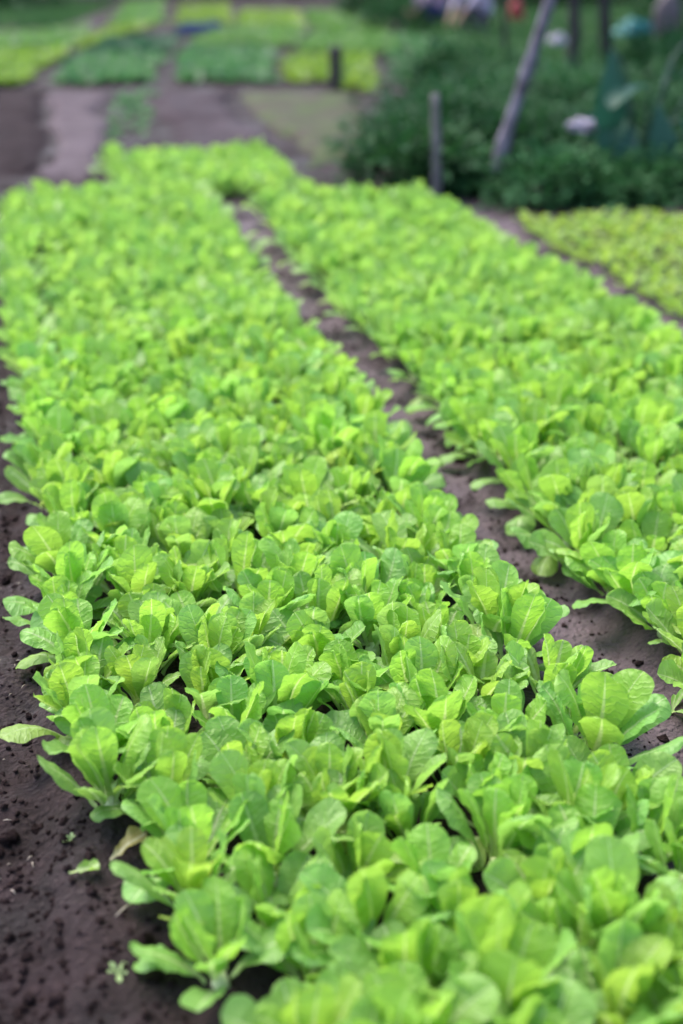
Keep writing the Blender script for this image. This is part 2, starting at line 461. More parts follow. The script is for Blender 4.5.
# every planting spot of the two beds and of the short block behind them
spots = []
for bed, (x0, dx, ys, ye) in enumerate([(0.060, 0.1265, 1.22, 7.98), (1.322, 0.1215, 1.22, 7.62)]):
    row = 0; y = ys
    while y < ye:
        for c in range(8):
            x = x0 + c * dx + rng.uniform(-0.024, 0.024)
            if bed == 0 and c == 0: x += -0.04 if y > 4.6 else (0.012 if y < 3.6 else 0)
            yy = y + rng.uniform(-0.026, 0.026) + (0.066 if c % 2 else 0)
            spots.append([bed, row, c, x, yy])
        row += 1; y += 0.134
for x in np.arange(0.69, 1.66, 0.135):
    for y in np.arange(8.42, 9.75, 0.14):
        spots.append([2, 0, 0, x + rng.uniform(-.02, .02), y + rng.uniform(-.02, .02)])
cand = []; rest = []
for sp in spots:
    bed, row, c, x, y = sp
    if bed == 0 and ((c == 0 and y < 2.06) or (c == 1 and y < 1.57)): continue       # the front corner by the path is bare
    px, py, z = to_photo((x, y, 0.12))
    half = 0.12 * FPX / z
    if bed < 2 and -half < px < 683 + half and -half < py < 1024 + half * 0.8: cand.append((z, sp))
    else: rest.append(sp)
cand.sort(key=lambda t: t[0])
single = [sp for _, sp in cand[:300]]; rest += [sp for _, sp in cand[300:]]
first = {b: min(sp[1] for sp in single if sp[0] == b) for b in (0, 1)}
BEDNAME = {0: ("the bare path", "the near bed"), 1: ("the narrow furrow", "the right bed")}
def spot_pose(sp):
    bed, row, c, x, y = sp
    lean = 0.0
    return (x, y, float(ground_z(x, y)) - 0.004), rng.uniform(0, 6.28), rng.uniform(0.90, 1.16)
for sp in single:
    bed, row, c, x, y = sp
    s = rng.randrange(len(STYLES)); k = rng.randrange(PER)
    if c in (0, 7) and rng.random() < 0.6: s = rng.choice((2, 4))
    loc, rz, sca = spot_pose(sp)
    e = empty("lettuce", loc, rz); e.scale = (sca, sca, sca * rng.uniform(0.94, 1.1))
    out = 1 if c == 7 else (-1 if c == 0 else 0)
    e.rotation_euler = (Matrix.Rotation(rng.uniform(-.2, .2), 3, 'X') @ Matrix.Rotation(rng.uniform(-.2, .2) + 0.16 * out, 3, 'Y') @ Matrix.Rotation(rz, 3, 'Z')).to_euler()
    tag(e, f"{STYLES[s][0]} lettuce, {nth(c + 1)} from {BEDNAME[bed][0]} in the {nth(row - first[bed] + 1)} row of {BEDNAME[bed][1]}",
        "lettuce", "lettuces growing in the two long beds")
    for name, me in zip(("outer_leaves", "heart", "stalk"), variants[s, k]): link(name, me, e)
crop = MB()
for sp in rest:
    loc, rz, sca = spot_pose(sp)
    if sp[0] == 2: loc = (loc[0], loc[1], loc[2] + 0.0)
    s = rng.randrange(len(STYLES))
    for part in low[s, rng.randrange(2)][:2]: crop.merge(part, loc, rz, sca)
tag(crop.build("lettuce_crop", M['lettuce']), "distant bright green lettuces filling the far ends of both beds", "lettuce crop", kind="stuff")

# fallen leaves and a straw at the bare front corner
def loose_leaf(name, px, py, L, W, az, label, mat, th=0.10, cup=0.5, seed=1, cat="fallen leaf", droop=0.15, lift=0.006):
    x, y = ground_at(px, py, 0.01); z = float(ground_z(x, y))
    r = random.Random(seed); mb = MB()
    P, F, uv = leaf_arrays(r, L, W, th, droop, az, (0, 0, 0), 9, 14, cup=cup, wave=0.2)
    P[:, 2] -= P[:, 2].min()
    mb.add(P, F, uv, (0.5, 0.3, 0.0))
    o = mb.build(name, mat); o.location = (x, y, z + lift)
    return tag(o, label, cat)
loose_leaf("fallen_leaf", 72, 905, 0.05, 0.016, 0.1, "small pale green leaf scrap lying on the bare dark path", M['lettuce'], seed=3)
loose_leaf("wilted_leaf", 112, 888, 0.075, 0.022, 0.5, "shrivelled brownish leaf lying on the path against the left bed's front plants", M['wilted'], seed=5, th=0.3)
M['straw'] = plain_material("dry_straw", (0.42, 0.36, 0.30), (0.3, 0.25, 0.2), 50)
a, b = ground_at(118, 948), ground_at(136, 934)
st = MB(); pa = [(a[0] + (b[0] - a[0]) * t, a[1] + (b[1] - a[1]) * t, float(ground_z(*(a + (b - a) * t))) + 0.006 + 0.004 * math.sin(3 * t)) for t in (0, .3, .6, 1)]
tube(st, pa, [.0012, .0014, .0013, .0008], 6)
tag(st.build("straw", M['straw']), "thin pale straw lying on the dark soil of the path", "straw")

lit = MB(); rl = random.Random(77)
for i in range(110):
    y = rl.uniform(1.45, 5.0); x = -0.04 - abs(rl.gauss(0, .2)); a = rl.uniform(0, 6.28); L = rl.uniform(.004, .018); z = float(ground_z(x, y)) + .004
    tube(lit, [(x, y, z), (x + L * .5 * math.cos(a), y + L * .5 * math.sin(a), z + .002), (x + L * math.cos(a), y + L * math.sin(a), z)], [.0008, .0011, .0006], 5)
tag(lit.build("plant_litter", M['straw']), "tiny pale straw bits scattered over the bare path", "litter", kind="stuff")

# tiny weeds on the soil
def weed(px, py, size, label, n=6, seed=0):
    x, y = ground_at(px, py); r = random.Random(seed); mb = MB()
    for i in range(n):
        L = size * r.uniform(0.7, 1.1)
        P, F, uv = leaf_arrays(r, L, L * 0.22, RAD(r.uniform(20, 75)), 0.5, i * 2.4, (0, 0, 0), 5, 8)
        mb.add(P, F, uv, (r.random(), .5, 0.01))
    o = mb.build("weed", M['lettuce']); o.location = (x, y, float(ground_z(x, y)))
    tag(o, label, "weed", "tiny weeds on the bare soil")
weed(120, 1008, 0.022, "tiny green weed sprouting from the path by the front corner of the bed", seed=1)
weed(672, 712, 0.055, "thin green weed standing in the furrow between the lettuce beds", 4, seed=2)
weed(72, 866, 0.016, "tiny weed sprig on bare soil above the leaf scrap", 5, seed=3)

# ------------------------------------------------------------------ seedling bed on the right
sv = []
for k in range(8):
    r = random.Random(500 + k); mb = MB(); n = r.randint(5, 7)
    for i in range(n):
        t = i / (n - 1); L = 0.078 * r.uniform(0.8, 1.15) * (1 - .25 * t)
        P, F, uv = leaf_arrays(r, L, L * 0.30, RAD(28 + 50 * t + r.uniform(-8, 8)), RAD(30), i * 2.4 + r.uniform(-.3, .3), (0, 0, 0.004), 5, 8, cup=.25, wave=.09)
        mb.add(P, F, uv, (r.random(), 1 - t, r.uniform(-.01, .01)))
    sv.append(mb.mesh("lettuce_seedling", M['seedling']))
sl_row = 0; spare = MB()
sgrid = []
for ri, y in enumerate(np.arange(4.3, 7.1, 0.105)):
    for ci, x in enumerate(np.arange(2.60, 4.5, 0.106)):
        xx = x + rng.uniform(-.014, .014); yy = y + rng.uniform(-.014, .014)
        px, py, z = to_photo((xx, yy, .1))
        if px < 683 + 8 and rng.random() > 0.03: sgrid.append((ri, ci, xx, yy))
r0 = {}
for ri, ci, x, y in sgrid: r0.setdefault(ri, 1)
rows = {ri: i + 1 for i, ri in enumerate(sorted(r0))}
for ri, ci, x, y in sgrid:
    o = link("lettuce_seedling", sv[rng.randrange(8)])
    o.location = (x, y, float(ground_z(x, y)) - .002); o.rotation_euler = (0, 0, rng.uniform(0, 6.28)); q = rng.uniform(.8, 1.25); o.scale = (q, q, q)
    tag(o, f"small pale lettuce seedling, {nth(ci + 1)} from the furrow in row {nth(rows[ri])} of its bed", "lettuce seedling", "young lettuce seedlings in the far right bed")

# ------------------------------------------------------------------ bare beds beyond, then the far vegetable beds
def mound(name, corners, h, mat, parent=None, seed=0, kind=None, wall=0.12):
    """a low raised bed on a four-cornered plan (ground metres)"""
    C = [np.asarray(c, float) for c in corners]
    n, m = 40, 60; V = []
    for j in range(m + 1):
        for i in range(n + 1):
            u, v = i / n, j / m
            p = (C[0] * (1 - u) + C[1] * u) * (1 - v) + (C[3] * (1 - u) + C[2] * u) * v
            e = min(u, 1 - u, v, 1 - v) * n / 2
            p = p + (np.array([vnoise(p[0] * .9 + 30, p[1] * .7 + 30, 17), vnoise(p[0] * .9 + 30, p[1] * .7 + 30, 18)]) - .5) * .22
            p = p + (np.array([vnoise(p[0] * 4 + 30, p[1] * 3 + 30, 19), vnoise(p[0] * 4 + 30, p[1] * 3 + 30, 20)]) - .5) * .16
            e = e / 5.0
            z = h * math.sin(min(1, e) * math.pi / 2) + 0.03 * (float(vnoise(p[0] * 2.5, p[1] * 2.5, seed)) - 0.5) * min(1, e) - (0.06 if e == 0 else 0)
            V.append((p[0], p[1], z))
    F = [[j * (n + 1) + i, j * (n + 1) + i + 1, (j + 1) * (n + 1) + i + 1, (j + 1) * (n + 1) + i] for j in range(m) for i in range(n)]
    mb = MB(); mb.add(V, F)
    return mb.build(name, mat, parent)
def P4(*pts): return [ground_at(*p) for p in pts]
tag(mound("bare_bed", P4((-60, 178), (42, 178), (48, 91), (-10, 91)), 0.07, M['soil_dark'], seed=1), "bare dark tilled bed beyond the left bed's far end", "bare bed", "bare beds behind the lettuces")
tag(mound("bare_bed", P4((52, 180), (100, 180), (112, 91), (54, 91)), 0.06, M['soil_pale'], seed=2), "bare pale dry bed between the dark bed and the weeds", "bare bed", "bare beds behind the lettuces")
tag(mound("bare_bed", P4((190, 172), (292, 176), (222, 91), (152, 91)), 0.065, M['soil_mid'], seed=3), "bare purple-brown bed behind the short lettuce block", "bare bed", "bare beds behind the lettuces")
tag(mound("bare_bed", P4((312, 170), (372, 160), (348, 91), (236, 91)), 0.06, M['soil_grassy'], seed=4), "pale beige bed thinly grown with grass beside the shrubs", "bare bed", "bare beds behind the lettuces")

def crop_leaves(mb, corners, n, size, rng, z0=0.07, up=0.75, margin=0.02):
    C = [np.asarray(c, float) for c in corners]
    for i in range(n):
        u, v = rng.uniform(margin, 1 - margin), rng.uniform(margin, 1 - margin)
        p = (C[0] * (1 - u) + C[1] * u) * (1 - v) + (C[3] * (1 - u) + C[2] * u) * v
        ed = min(u, 1 - u, v, 1 - v)
        if ed < .06 and vnoise(p[0] * 2.3 + 50, p[1] * 1.6 + 50, 8) > .42 + ed * 6: continue
        p = p + V3(rng.gauss(0, .035), rng.gauss(0, .05), 0)[:len(p)]
        a0 = rng.uniform(0, 6.28); tn = rng.random()
        for k in range(4):
            a = a0 + k * 1.57 + rng.uniform(-.4, .4); L = size * rng.uniform(.7, 1.3); w = L * .32; el = rng.uniform(.35, 1.3) * up + .1
            d = V3(math.cos(a) * math.cos(el), math.sin(a) * math.cos(el), math.sin(el)); t = V3(-math.sin(a), math.cos(a), 0)
            b = V3(p[0], p[1], z0)
            mid = b + d * L * .55; tip = b + d * L - V3(0, 0, L * .18)
            mb.add([b, mid - t * w, tip, mid + t * w], [[0, 1, 2, 3]], [(0, 0), (-.05, .08), (0, .15), (.05, .08)], (tn, rng.random() * .6, rng.uniform(-.008, .008)))
GREENS = {
    'yellow': leaf_material("yellow_green_crop", (0.135, 0.25, 0.028), (0.19, 0.30, 0.04), (0.10, 0.21, 0.04), (.4, .5, .2), veins=False),
    'bright': leaf_material("bright_green_crop", (0.085, 0.20, 0.045), (0.12, 0.24, 0.055), (0.07, 0.18, 0.05), (.4, .5, .2), veins=False),
    'mid': leaf_material("mid_green_crop", (0.05, 0.15, 0.052), (0.078, 0.19, 0.06), (0.042, 0.135, 0.052), (.3, .4, .2), veins=False),
    'dark': leaf_material("dark_green_crop", (0.024, 0.085, 0.042), (0.036, 0.11, 0.05), (0.02, 0.07, 0.038), (.2, .3, .15), veins=False),
}
FAR = [  # plan corners in the photo, green, label
    (((-40, 87), (20, 87), (68, 52), (-20, 56)), 'yellow', "bright yellow-green vegetable bed nearest on the far left"),
    (((-20, 54), (70, 50), (88, 30), (-10, 40)), 'bright', "light green vegetable bed behind the far left yellow-green one"),
    (((52, 87), (147, 84), (160, 59), (82, 60)), 'mid', "mid green vegetable bed in front of the dark green one"),
    (((86, 57), (168, 56), (172, 41), (108, 43)), 'dark', "darkest green vegetable bed on the far side of the field"),
    (((76, 52), (100, 42), (158, 26), (112, 30)), 'yellow', "narrow yellow-green strip bed slanting behind the dark green bed"),
    (((116, 27), (158, 24), (162, 4), (128, 6)), 'bright', "green vegetable bed at the far end of the slanting path"),
    (((180, 84), (268, 84), (272, 52), (186, 50)), 'mid', "mid green bed with a thin pale path down its middle"),
    (((178, 27), (228, 27), (226, 8), (182, 8)), 'yellow', "yellow-green bed behind the dark blue sheet"),
    (((186, 48), (296, 48), (300, 31), (232, 30)), 'bright', "long green bed in front of the distant yellow strip"),
    (((240, 29), (298, 29), (294, 14), (244, 14)), 'yellow', "distant yellow-green strip bed in the middle of the field"),
    (((288, 86), (332, 86), (330, 60), (290, 60)), 'yellow', "small yellow-green bed left of the dark stump"),
    (((346, 90), (376, 96), (364, 58), (344, 58)), 'yellow', "small yellow-green bed right of the dark stump"),
    (((296, 55), (404, 55), (382, 34), (318, 34)), 'bright', "wide green bed behind the dark stump"),
    (((318, 31), (384, 31), (370, 14), (304, 14)), 'bright', "distant green bed beyond the wide green one"),
    (((398, 88), (476, 84), (452, 44), (392, 40)), 'mid', "green bed sloping up behind the shrubs"),
]
rng = random.Random(3)
for cs, gname, label in FAR:
    C = P4(*cs)
    area = abs(sum(C[i][0] * C[(i + 1) % 4][1] - C[(i + 1) % 4][0] * C[i][1] for i in range(4))) / 2
    e = empty("vegetable_bed", (*(sum(C) / 4), 0)); tag(e, label, "vegetable bed", "vegetable beds across the field")
    c0 = sum(C) / 4; CL = [c - c0 for c in C]
    mound("soil_mound", CL, 0.035, M['soil_mid'], e, seed=len(label))
    mb = MB(); crop_leaves(mb, CL, int(min(2600, area * 170)), 0.13, rng, z0=0.02, margin=-0.015)
    tag(mb.build("crop", GREENS[gname], e), kind="stuff")

# weeds on the low strip between the bare beds
mb = MB(); crop_leaves(mb, P4((104, 138), (160, 142), (150, 92), (114, 92)), 60, 0.08, rng, z0=0.0)
tag(mb.build("weed_patch", GREENS['mid']), "thin green weeds between the pale bed and the purple-brown bed", "weeds", kind="stuff")

# ------------------------------------------------------------------ shrubs, broad-leaved plant, trees
M['bark'] = plain_material("grey_bark", (0.17, 0.14, 0.16), (0.10, 0.085, 0.095), 14, 0.85, bump=.6, stretch=(3, 3, 1))
M['bark_dark'] = plain_material("dark_bark", (0.05, 0.04, 0.045), (0.03, 0.025, 0.03), 14, 0.9, bump=.6, stretch=(3, 3, 1))
M['pole'] = plain_material("weathered_pole", (0.19, 0.165, 0.21), (0.05, 0.042, 0.055), 6, 0.75, bump=.5, stretch=(4, 4, 1.5))
M['stake'] = plain_material("weathered_stake", (0.19, 0.17, 0.175), (0.10, 0.09, 0.09), 12, 0.8, bump=.5, stretch=(4, 4, 1))
SHRUB = {
    'deep': leaf_material("deep_green_leaf", (0.017, 0.064, 0.024), (0.032, 0.10, 0.030), (0.017, 0.06, 0.025), (.2, .3, .1), trans=.3, spec=.12, rough=.6, veins=False),
    'fresh': leaf_material("fresh_green_leaf", (0.030, 0.11, 0.040), (0.052, 0.15, 0.050), (0.028, 0.095, 0.04), (.2, .3, .1), trans=.3, spec=.12, rough=.6, veins=False),
    'blue': leaf_material("blue_green_leaf", (0.012, 0.060, 0.042), (0.022, 0.085, 0.055), (0.012, 0.055, 0.036), (.14, .22, .16), trans=.25, spec=.3, rough=.5, veins=False),
}
def leaf_quad(mb, b, d, L, w, rng, hue=0.0, sag=.2):
    t = np.cross(d, (0, 0, 1)); nrm = np.linalg.norm(t); t = V3(1, 0, 0) if nrm < 1e-3 else t / nrm
    t = t + V3(0, 0, rng.uniform(-.5, .5)); n_ = np.cross(t, d)
    m1 = b + d * L * .35; m2 = b + d * L * .72 - V3(0, 0, L * sag * .3); tip = b + d * L - V3(0, 0, L * sag)
    mb.add([b, m1 - t * w * .8 + n_ * w * .25, m2 - t * w * .75 + n_ * w * .2, tip, m2 + t * w * .75 + n_ * w * .2, m1 + t * w * .8 + n_ * w * .25, m1, m2],
           [[0, 1, 6], [1, 2, 7, 6], [2, 3, 7], [0, 6, 5], [6, 7, 4, 5], [7, 3, 4]],
           [(0, 0), (-.03, .05), (-.03, .1), (0, .15), (.03, .1), (.03, .05), (0, .05), (0, .1)], (rng.random(), rng.random() * .7, hue))
def bush(px, py, rx, ry, h, mat, label, seed, nleaf=1500, leaf=0.075, name="bush", group="dark shrubs behind the beds"):
    r = random.Random(seed); x, y = ground_at(px, py)
    e = empty(name, (x, y, 0)); tag(e, label, "bush", group)
    fol, stem = MB(), MB()
    cl = []
    for i in range(26):
        a = r.uniform(0, 6.28); q = math.sqrt(r.random()); zz = h * (0.25 + 0.7 * r.random()) * (1 - 0.45 * q * q)
        c = V3(rx * q * math.cos(a), ry * q * math.sin(a), zz); cl.append((c, r.uniform(.5, 1.2)))
        if i < 12:
            b = (c[0] * .15, c[1] * .15, -0.03)
            tube(stem, [b, (c[0] * .5, c[1] * .5, zz * .55), tuple(c)], [.016, .011, .004], 6)
    for i in range(nleaf):
        c, k = cl[i % 26] if r.random() < .9 else (V3(r.uniform(-rx, rx) * .9, r.uniform(-ry, ry) * .9, h * r.uniform(.1, .5)), 1)
        s = .19 * k * max(.5, (rx + ry) / 1.2)
        p = c + V3(r.gauss(0, s), r.gauss(0, s), r.gauss(0, s * .55))
        if p[2] < 0.02: p[2] = r.uniform(.02, .12)
        d = p - V3(0, 0, h * .2); d = d / (np.linalg.norm(d) + 1e-6) + V3(r.gauss(0, .5), r.gauss(0, .5), r.gauss(.1, .4)); d /= np.linalg.norm(d)
        L = leaf * r.uniform(.6, 1.4)
        leaf_quad(fol, p, d, L, L * .33, r)
    fol.build("foliage", mat, e, smooth=False); stem.build("stem", M['bark_dark'], e)
bush(408, 190, .32, .4, .40, SHRUB['deep'], "dark low bush at the end of the right bed, left of the stake", 1)
bush(462, 190, .26, .26, .22, SHRUB['fresh'], "low fresh green bush between the stake and the leaning pole", 2, leaf=.06)
bush(552, 200, .36, .30, .24, SHRUB['fresh'], "low fresh green bush behind the seedling bed, right of the leaning pole", 3, leaf=.06)
bush(625, 201, .40, .32, .22, SHRUB['fresh'], "low fresh green bush in front of the broad-leaved plant", 4, leaf=.06)
bush(705, 200, .45, .35, .26, SHRUB['deep'], "low dark bush at the right end of the shrub row", 5, leaf=.06)
bush(438, 158, .48, .5, .42, SHRUB['deep'], "dark bush behind the stake, largest on its side", 6, 1900)
bush(505, 158, .5, .5, .30, SHRUB['deep'], "dark bush right behind the foot of the leaning pole", 7, 1700)
bush(560, 160, .5, .5, .30, SHRUB['deep'], "dark bush under the pale scrap", 8, 1700)
bush(480, 128, .6, .6, .38, SHRUB['deep'], "dark bush farther back between stake and leaning pole", 9, 1700)
bush(560, 118, .6, .6, .32, SHRUB['fresh'], "green bush farther back, right of the leaning pole", 10, 1700)
bush(690, 150, .6, .6, .45, SHRUB['deep'], "dark bush behind the broad-leaved plant", 11, 1700)
bush(640, 118, .6, .6, .38, SHRUB['deep'], "dark bush farther back behind the broad leaves", 12, 1500)
for px_, py_, h_, lb, sd_ in ((470, 96, .42, "dark rounded bush behind the pole, at the near edge of the grass", 51), (660, 84, .48, "tall bush behind the broad-leaved plant's arching blades", 57), (715, 96, .55, "tall dark bush at the edge of the view behind the broad leaves", 55)):
    bush(px_, py_, .62, .45, h_, SHRUB['deep' if sd_ % 2 else 'fresh'], lb.replace('dark ', 'green ') if sd_ % 2 == 0 else lb, sd_, 1100, .10, group='dark shrubs behind the beds')

# broad-leaved plant: stalks and big drooping blades
x, y = ground_at(640, 188)
e = empty("broad_leaved_plant", (x, y, 0)); tag(e, "broad-leaved blue-green plant with arching stalks beside the shrubs", "plant")
r = random.Random(5)
for az, rh, hh, L, W, el, baz in [(3.3, .27, .82, .46, .105, -1.75, 4.5), (2.7, .16, .55, .36, .10, -1.3, 4.1), (0.0, .22, .86, .44, .12, -1.35, 5.0), (-.1, .16, .80, .62, .055, -.75, -.2),
                                  (4.6, .20, .52, .42, .12, -1.5, 4.7), (4.0, .26, .40, .38, .11, -1.4, 4.2), (5.2, .26, .44, .40, .12, -1.3, 5.1), (5.9, .34, .62, .46, .11, -1.2, 5.3), (5.5, .12, .66, .40, .10, -.2, 5.9), (4.4, .10, .62, .36, .09, -.5, 3.6), (1.9, .2, .5, .4, .10, -.9, 1.9)]:
    sm, bl = MB(), MB()
    c, s = math.cos(az), math.sin(az)
    pts = [(0.03 * c, .03 * s, -.02), (rh * .35 * c, rh * .35 * s, hh * .55), (rh * .75 * c, rh * .75 * s, hh * .92), (rh * c, rh * s, hh)]
    tube(sm, pts, [.016, .013, .010, .008], 8)
    P, F, uv = leaf_arrays(r, L, W, el + .5, .8, baz, pts[-1], 9, 14, cup=.35, wave=.05, pucker=0, petiole=.0)
    bl.add(P, F, uv, (r.random(), .5, 0))
    so_ = sm.build("stalk", M['broad_stalk'] if 'broad_stalk' in M else M.setdefault('broad_stalk', plain_material("pale_stalk", (.05, .10, .07), (.03, .07, .05), 20, .5)), e)
    bl.build("blade", SHRUB['blue'], so_)

def tree(px, py, lean, rad, H, label, seed):
    r = random.Random(seed); x, y = ground_at(px, py)
    e = empty("tree", (x, y, 0)); tag(e, label, "tree", "dark trees behind the shrubs")
    tk, cr = MB(), MB()
    pts = [(0, 0, -.1)] + [(lean[0] * z + r.uniform(-.02, .02), lean[1] * z + r.uniform(-.02, .02), z) for z in np.linspace(.05, H * .75, 8)]
    tube(tk, pts, [rad * (1.35 if i < 2 else 1 - .06 * i) for i in range(9)], 10, .05, r)
    top = V3(*pts[-1])
    for i in range(7):
        z0 = r.uniform(.45, .74) * H; a = r.uniform(0, 6.28); b = V3(lean[0] * z0, lean[1] * z0, z0)
        q = b + V3(math.cos(a) * r.uniform(.5, .9), math.sin(a) * r.uniform(.5, .9), r.uniform(.4, .9))
        tube(tk, [tuple(b), tuple((b + q) / 2 + V3(0, 0, .1)), tuple(q)], [rad * .4, rad * .28, rad * .1], 6)
        for k in range(170):
            p = q + V3(r.gauss(0, .32), r.gauss(0, .32), r.gauss(0, .22)); d = V3(r.gauss(0, 1), r.gauss(0, 1), r.gauss(0, .6)); d /= np.linalg.norm(d)
            leaf_quad(cr, p, d, .14, .045, r)
    tk.build("trunk", M['bark_dark'], e); cr.build("crown", SHRUB['deep'], e, smooth=False)
tree(573, 76, (-.05, 0), .075, 3.4, "dark tree trunk nearest the leaning pole", 1)
tree(609, 74, (-.16, 0), .075, 3.4, "dark tree trunk leaning left, nearest the teal bundle", 2)

# leaning pole and short stake
bx, by = ground_at(486, 197)
q = ground_at(545, 0); d = V3(0.32, 0.03, 1.0)
mb = MB(); r = random.Random(2)
pts = [(d[0] * t, d[1] * t, t) for t in np.linspace(-.08, 2.4, 26)]
tube(mb, pts, [.041 - .0006 * i + (.006 if i % 4 == 0 else 0) for i in range(26)], 12, .06, r)
o = mb.build("leaning_pole", M['pole']); o.location = (bx, by, 0); tag(o, "pale grey knotted pole leaning over the shrubs", "pole")
bx, by = ground_at(436, 204)
mb = MB(); tube(mb, [(-.012 * t - .03 * max(0, t - .2), 0, t) for t in np.linspace(-.08, .62, 10)], [.034 - .001 * i for i in range(10)], 10, .07, r)
o = mb.build("stake", M['stake']); o.location = (bx, by, 0); tag(o, "short upright grey wooden stake at the end of the right bed", "stake")
bx, by = ground_at(507, 72)
mb = MB(); tube(mb, [(-.10 * t, .02 * t, t) for t in np.linspace(-.08, 2.0, 12)], [.03 - .0008 * i for i in range(12)], 8, .08, r)
o = mb.build("thin_pole", M['bark_dark']); o.location = (bx, by, 0); tag(o, "thin dark pole standing in the grass behind the leaning pole", "pole")
bx, by = ground_at(335, 90)
mb = MB(); tube(mb, [(.004 * math.sin(9 * t), 0, t) for t in np.linspace(-.05, .42, 8)], [.085, .075, .065, .062, .06, .06, .062, .055], 11, .08, r)
o = mb.build("stump", M['bark_dark']); o.location = (bx, by, 0); tag(o, "short black stump standing between two small yellow-green beds", "stump")

# crumpled things and sacks
def cloth_mat(name, a, b): return plain_material(name, a, b, 9, .55, .4, .5, .02)
def lump(name, px, py, r3, mat, label, cat, seed, z=0.0, amp=.35):
    x, y = ground_at(px, py, z); mb = MB()
    blob(mb, (0, 0, r3[2] * .8), r3, seed, amp, 26, 16, 3.0, flat_bottom=0.0)
    o = mb.build(name, mat); o.location = (x, y, z); return tag(o, label, cat)
lump("plastic_scrap", 588, 131, (.13, .09, .04), cloth_mat("pale_plastic", (.42, .37, .46), (.2, .17, .22)), "crumpled pale lilac scrap lying among the shrubs", "scrap", 3, .30, .6)
lump("white_bag", 557, 52, (.12, .11, .12), cloth_mat("white_bag_cloth", (.30, .28, .34), (.2, .185, .23)), "round whitish bag on the grass beside the leaning pole", "bag", 4)
lump("teal_bundle", 634, 44, (.27, .18, .17), cloth_mat("teal_cloth", (.012, .17, .16), (.006, .08, .085)), "teal bundle lying beyond the dark trees", "bundle", 5)
lump("brown_sack", 664, 46, (.17, .14, .38), cloth_mat("brown_sack_cloth", (.14, .105, .12), (.06, .045, .05)), "upright brownish grey sack right of the teal bundle", "sack", 6, amp=.2)
lump("red_bag", 516, 26, (.12, .09, .22), cloth_mat("red_cloth", (.32, .02, .03), (.2, .012, .02)), "small red bag left of the leaning pole", "bag", 9)
C = P4((174, 36), (228, 36), (228, 29), (178, 29)); c0 = sum(C) / 4
mb = MB(); n = 24; V = []
for j in range(n + 1):
    for i in range(n + 1):
        u, v = i / n, j / n; p = (C[0] * (1 - u) + C[1] * u) * (1 - v) + (C[3] * (1 - u) + C[2] * u) * v - c0
        V.append((p[0], p[1], .05 + .12 * float(vnoise(p[0] * 4 + 40, p[1] * 3 + 40, 6)) * min(1, min(u, 1 - u, v, 1 - v) * 6)))
top = [[j * (n + 1) + i, j * (n + 1) + i + 1, (j + 1) * (n + 1) + i + 1, (j + 1) * (n + 1) + i] for j in range(n) for i in range(n)]
mb.add(V, top); o = mb.build("tarpaulin", plain_material("navy_tarp", (.012, .026, .07), (.008, .014, .04), 9, .95, .05, .5, .02)); o.location = (c0[0], c0[1], 0)
sm = o.modifiers.new("thick", 'SOLIDIFY'); sm.thickness = .02
tag(o, "dark blue sheet lying crumpled on the ground behind the mid green beds", "sheet")
for px, py, h, s in ((396, 34, .5, 31), (372, 18, .5, 32), (415, 20, .6, 34)):
    bush(px, py, .5, .4, h, SHRUB['deep'], {31: "dark bush left of the crouching person, in front", 32: "dark bush farthest along the field edge", 34: "dark bush close behind the crouching person"}[s], s, 700, .11, group="dark bushes at the far edge of the field")
for px_, py_, lb, sd_ in ((566, 10, "dark bush beyond the trees, behind the whitish bag", 41), (612, 8, "dark bush beyond the trees, behind the teal bundle", 42), (655, 6, "dark bush beyond the trees, behind the brownish sack", 43)):
    bush(px_, py_, .9, .6, .8, SHRUB['deep'], lb, sd_, 800, .13, group="dark bushes at the far edge of the field")
bush(690, 40, .8, .6, .9, SHRUB['deep'], "dark bush at the edge of the view beside the brownish sack", 35, 900, .13, group="dark bushes at the far edge of the field")
bush(10, 10, 1.2, .6, .55, SHRUB['deep'], "dark bush at the far left corner of the field", 36, 900, .15, group="dark bushes at the far edge of the field")

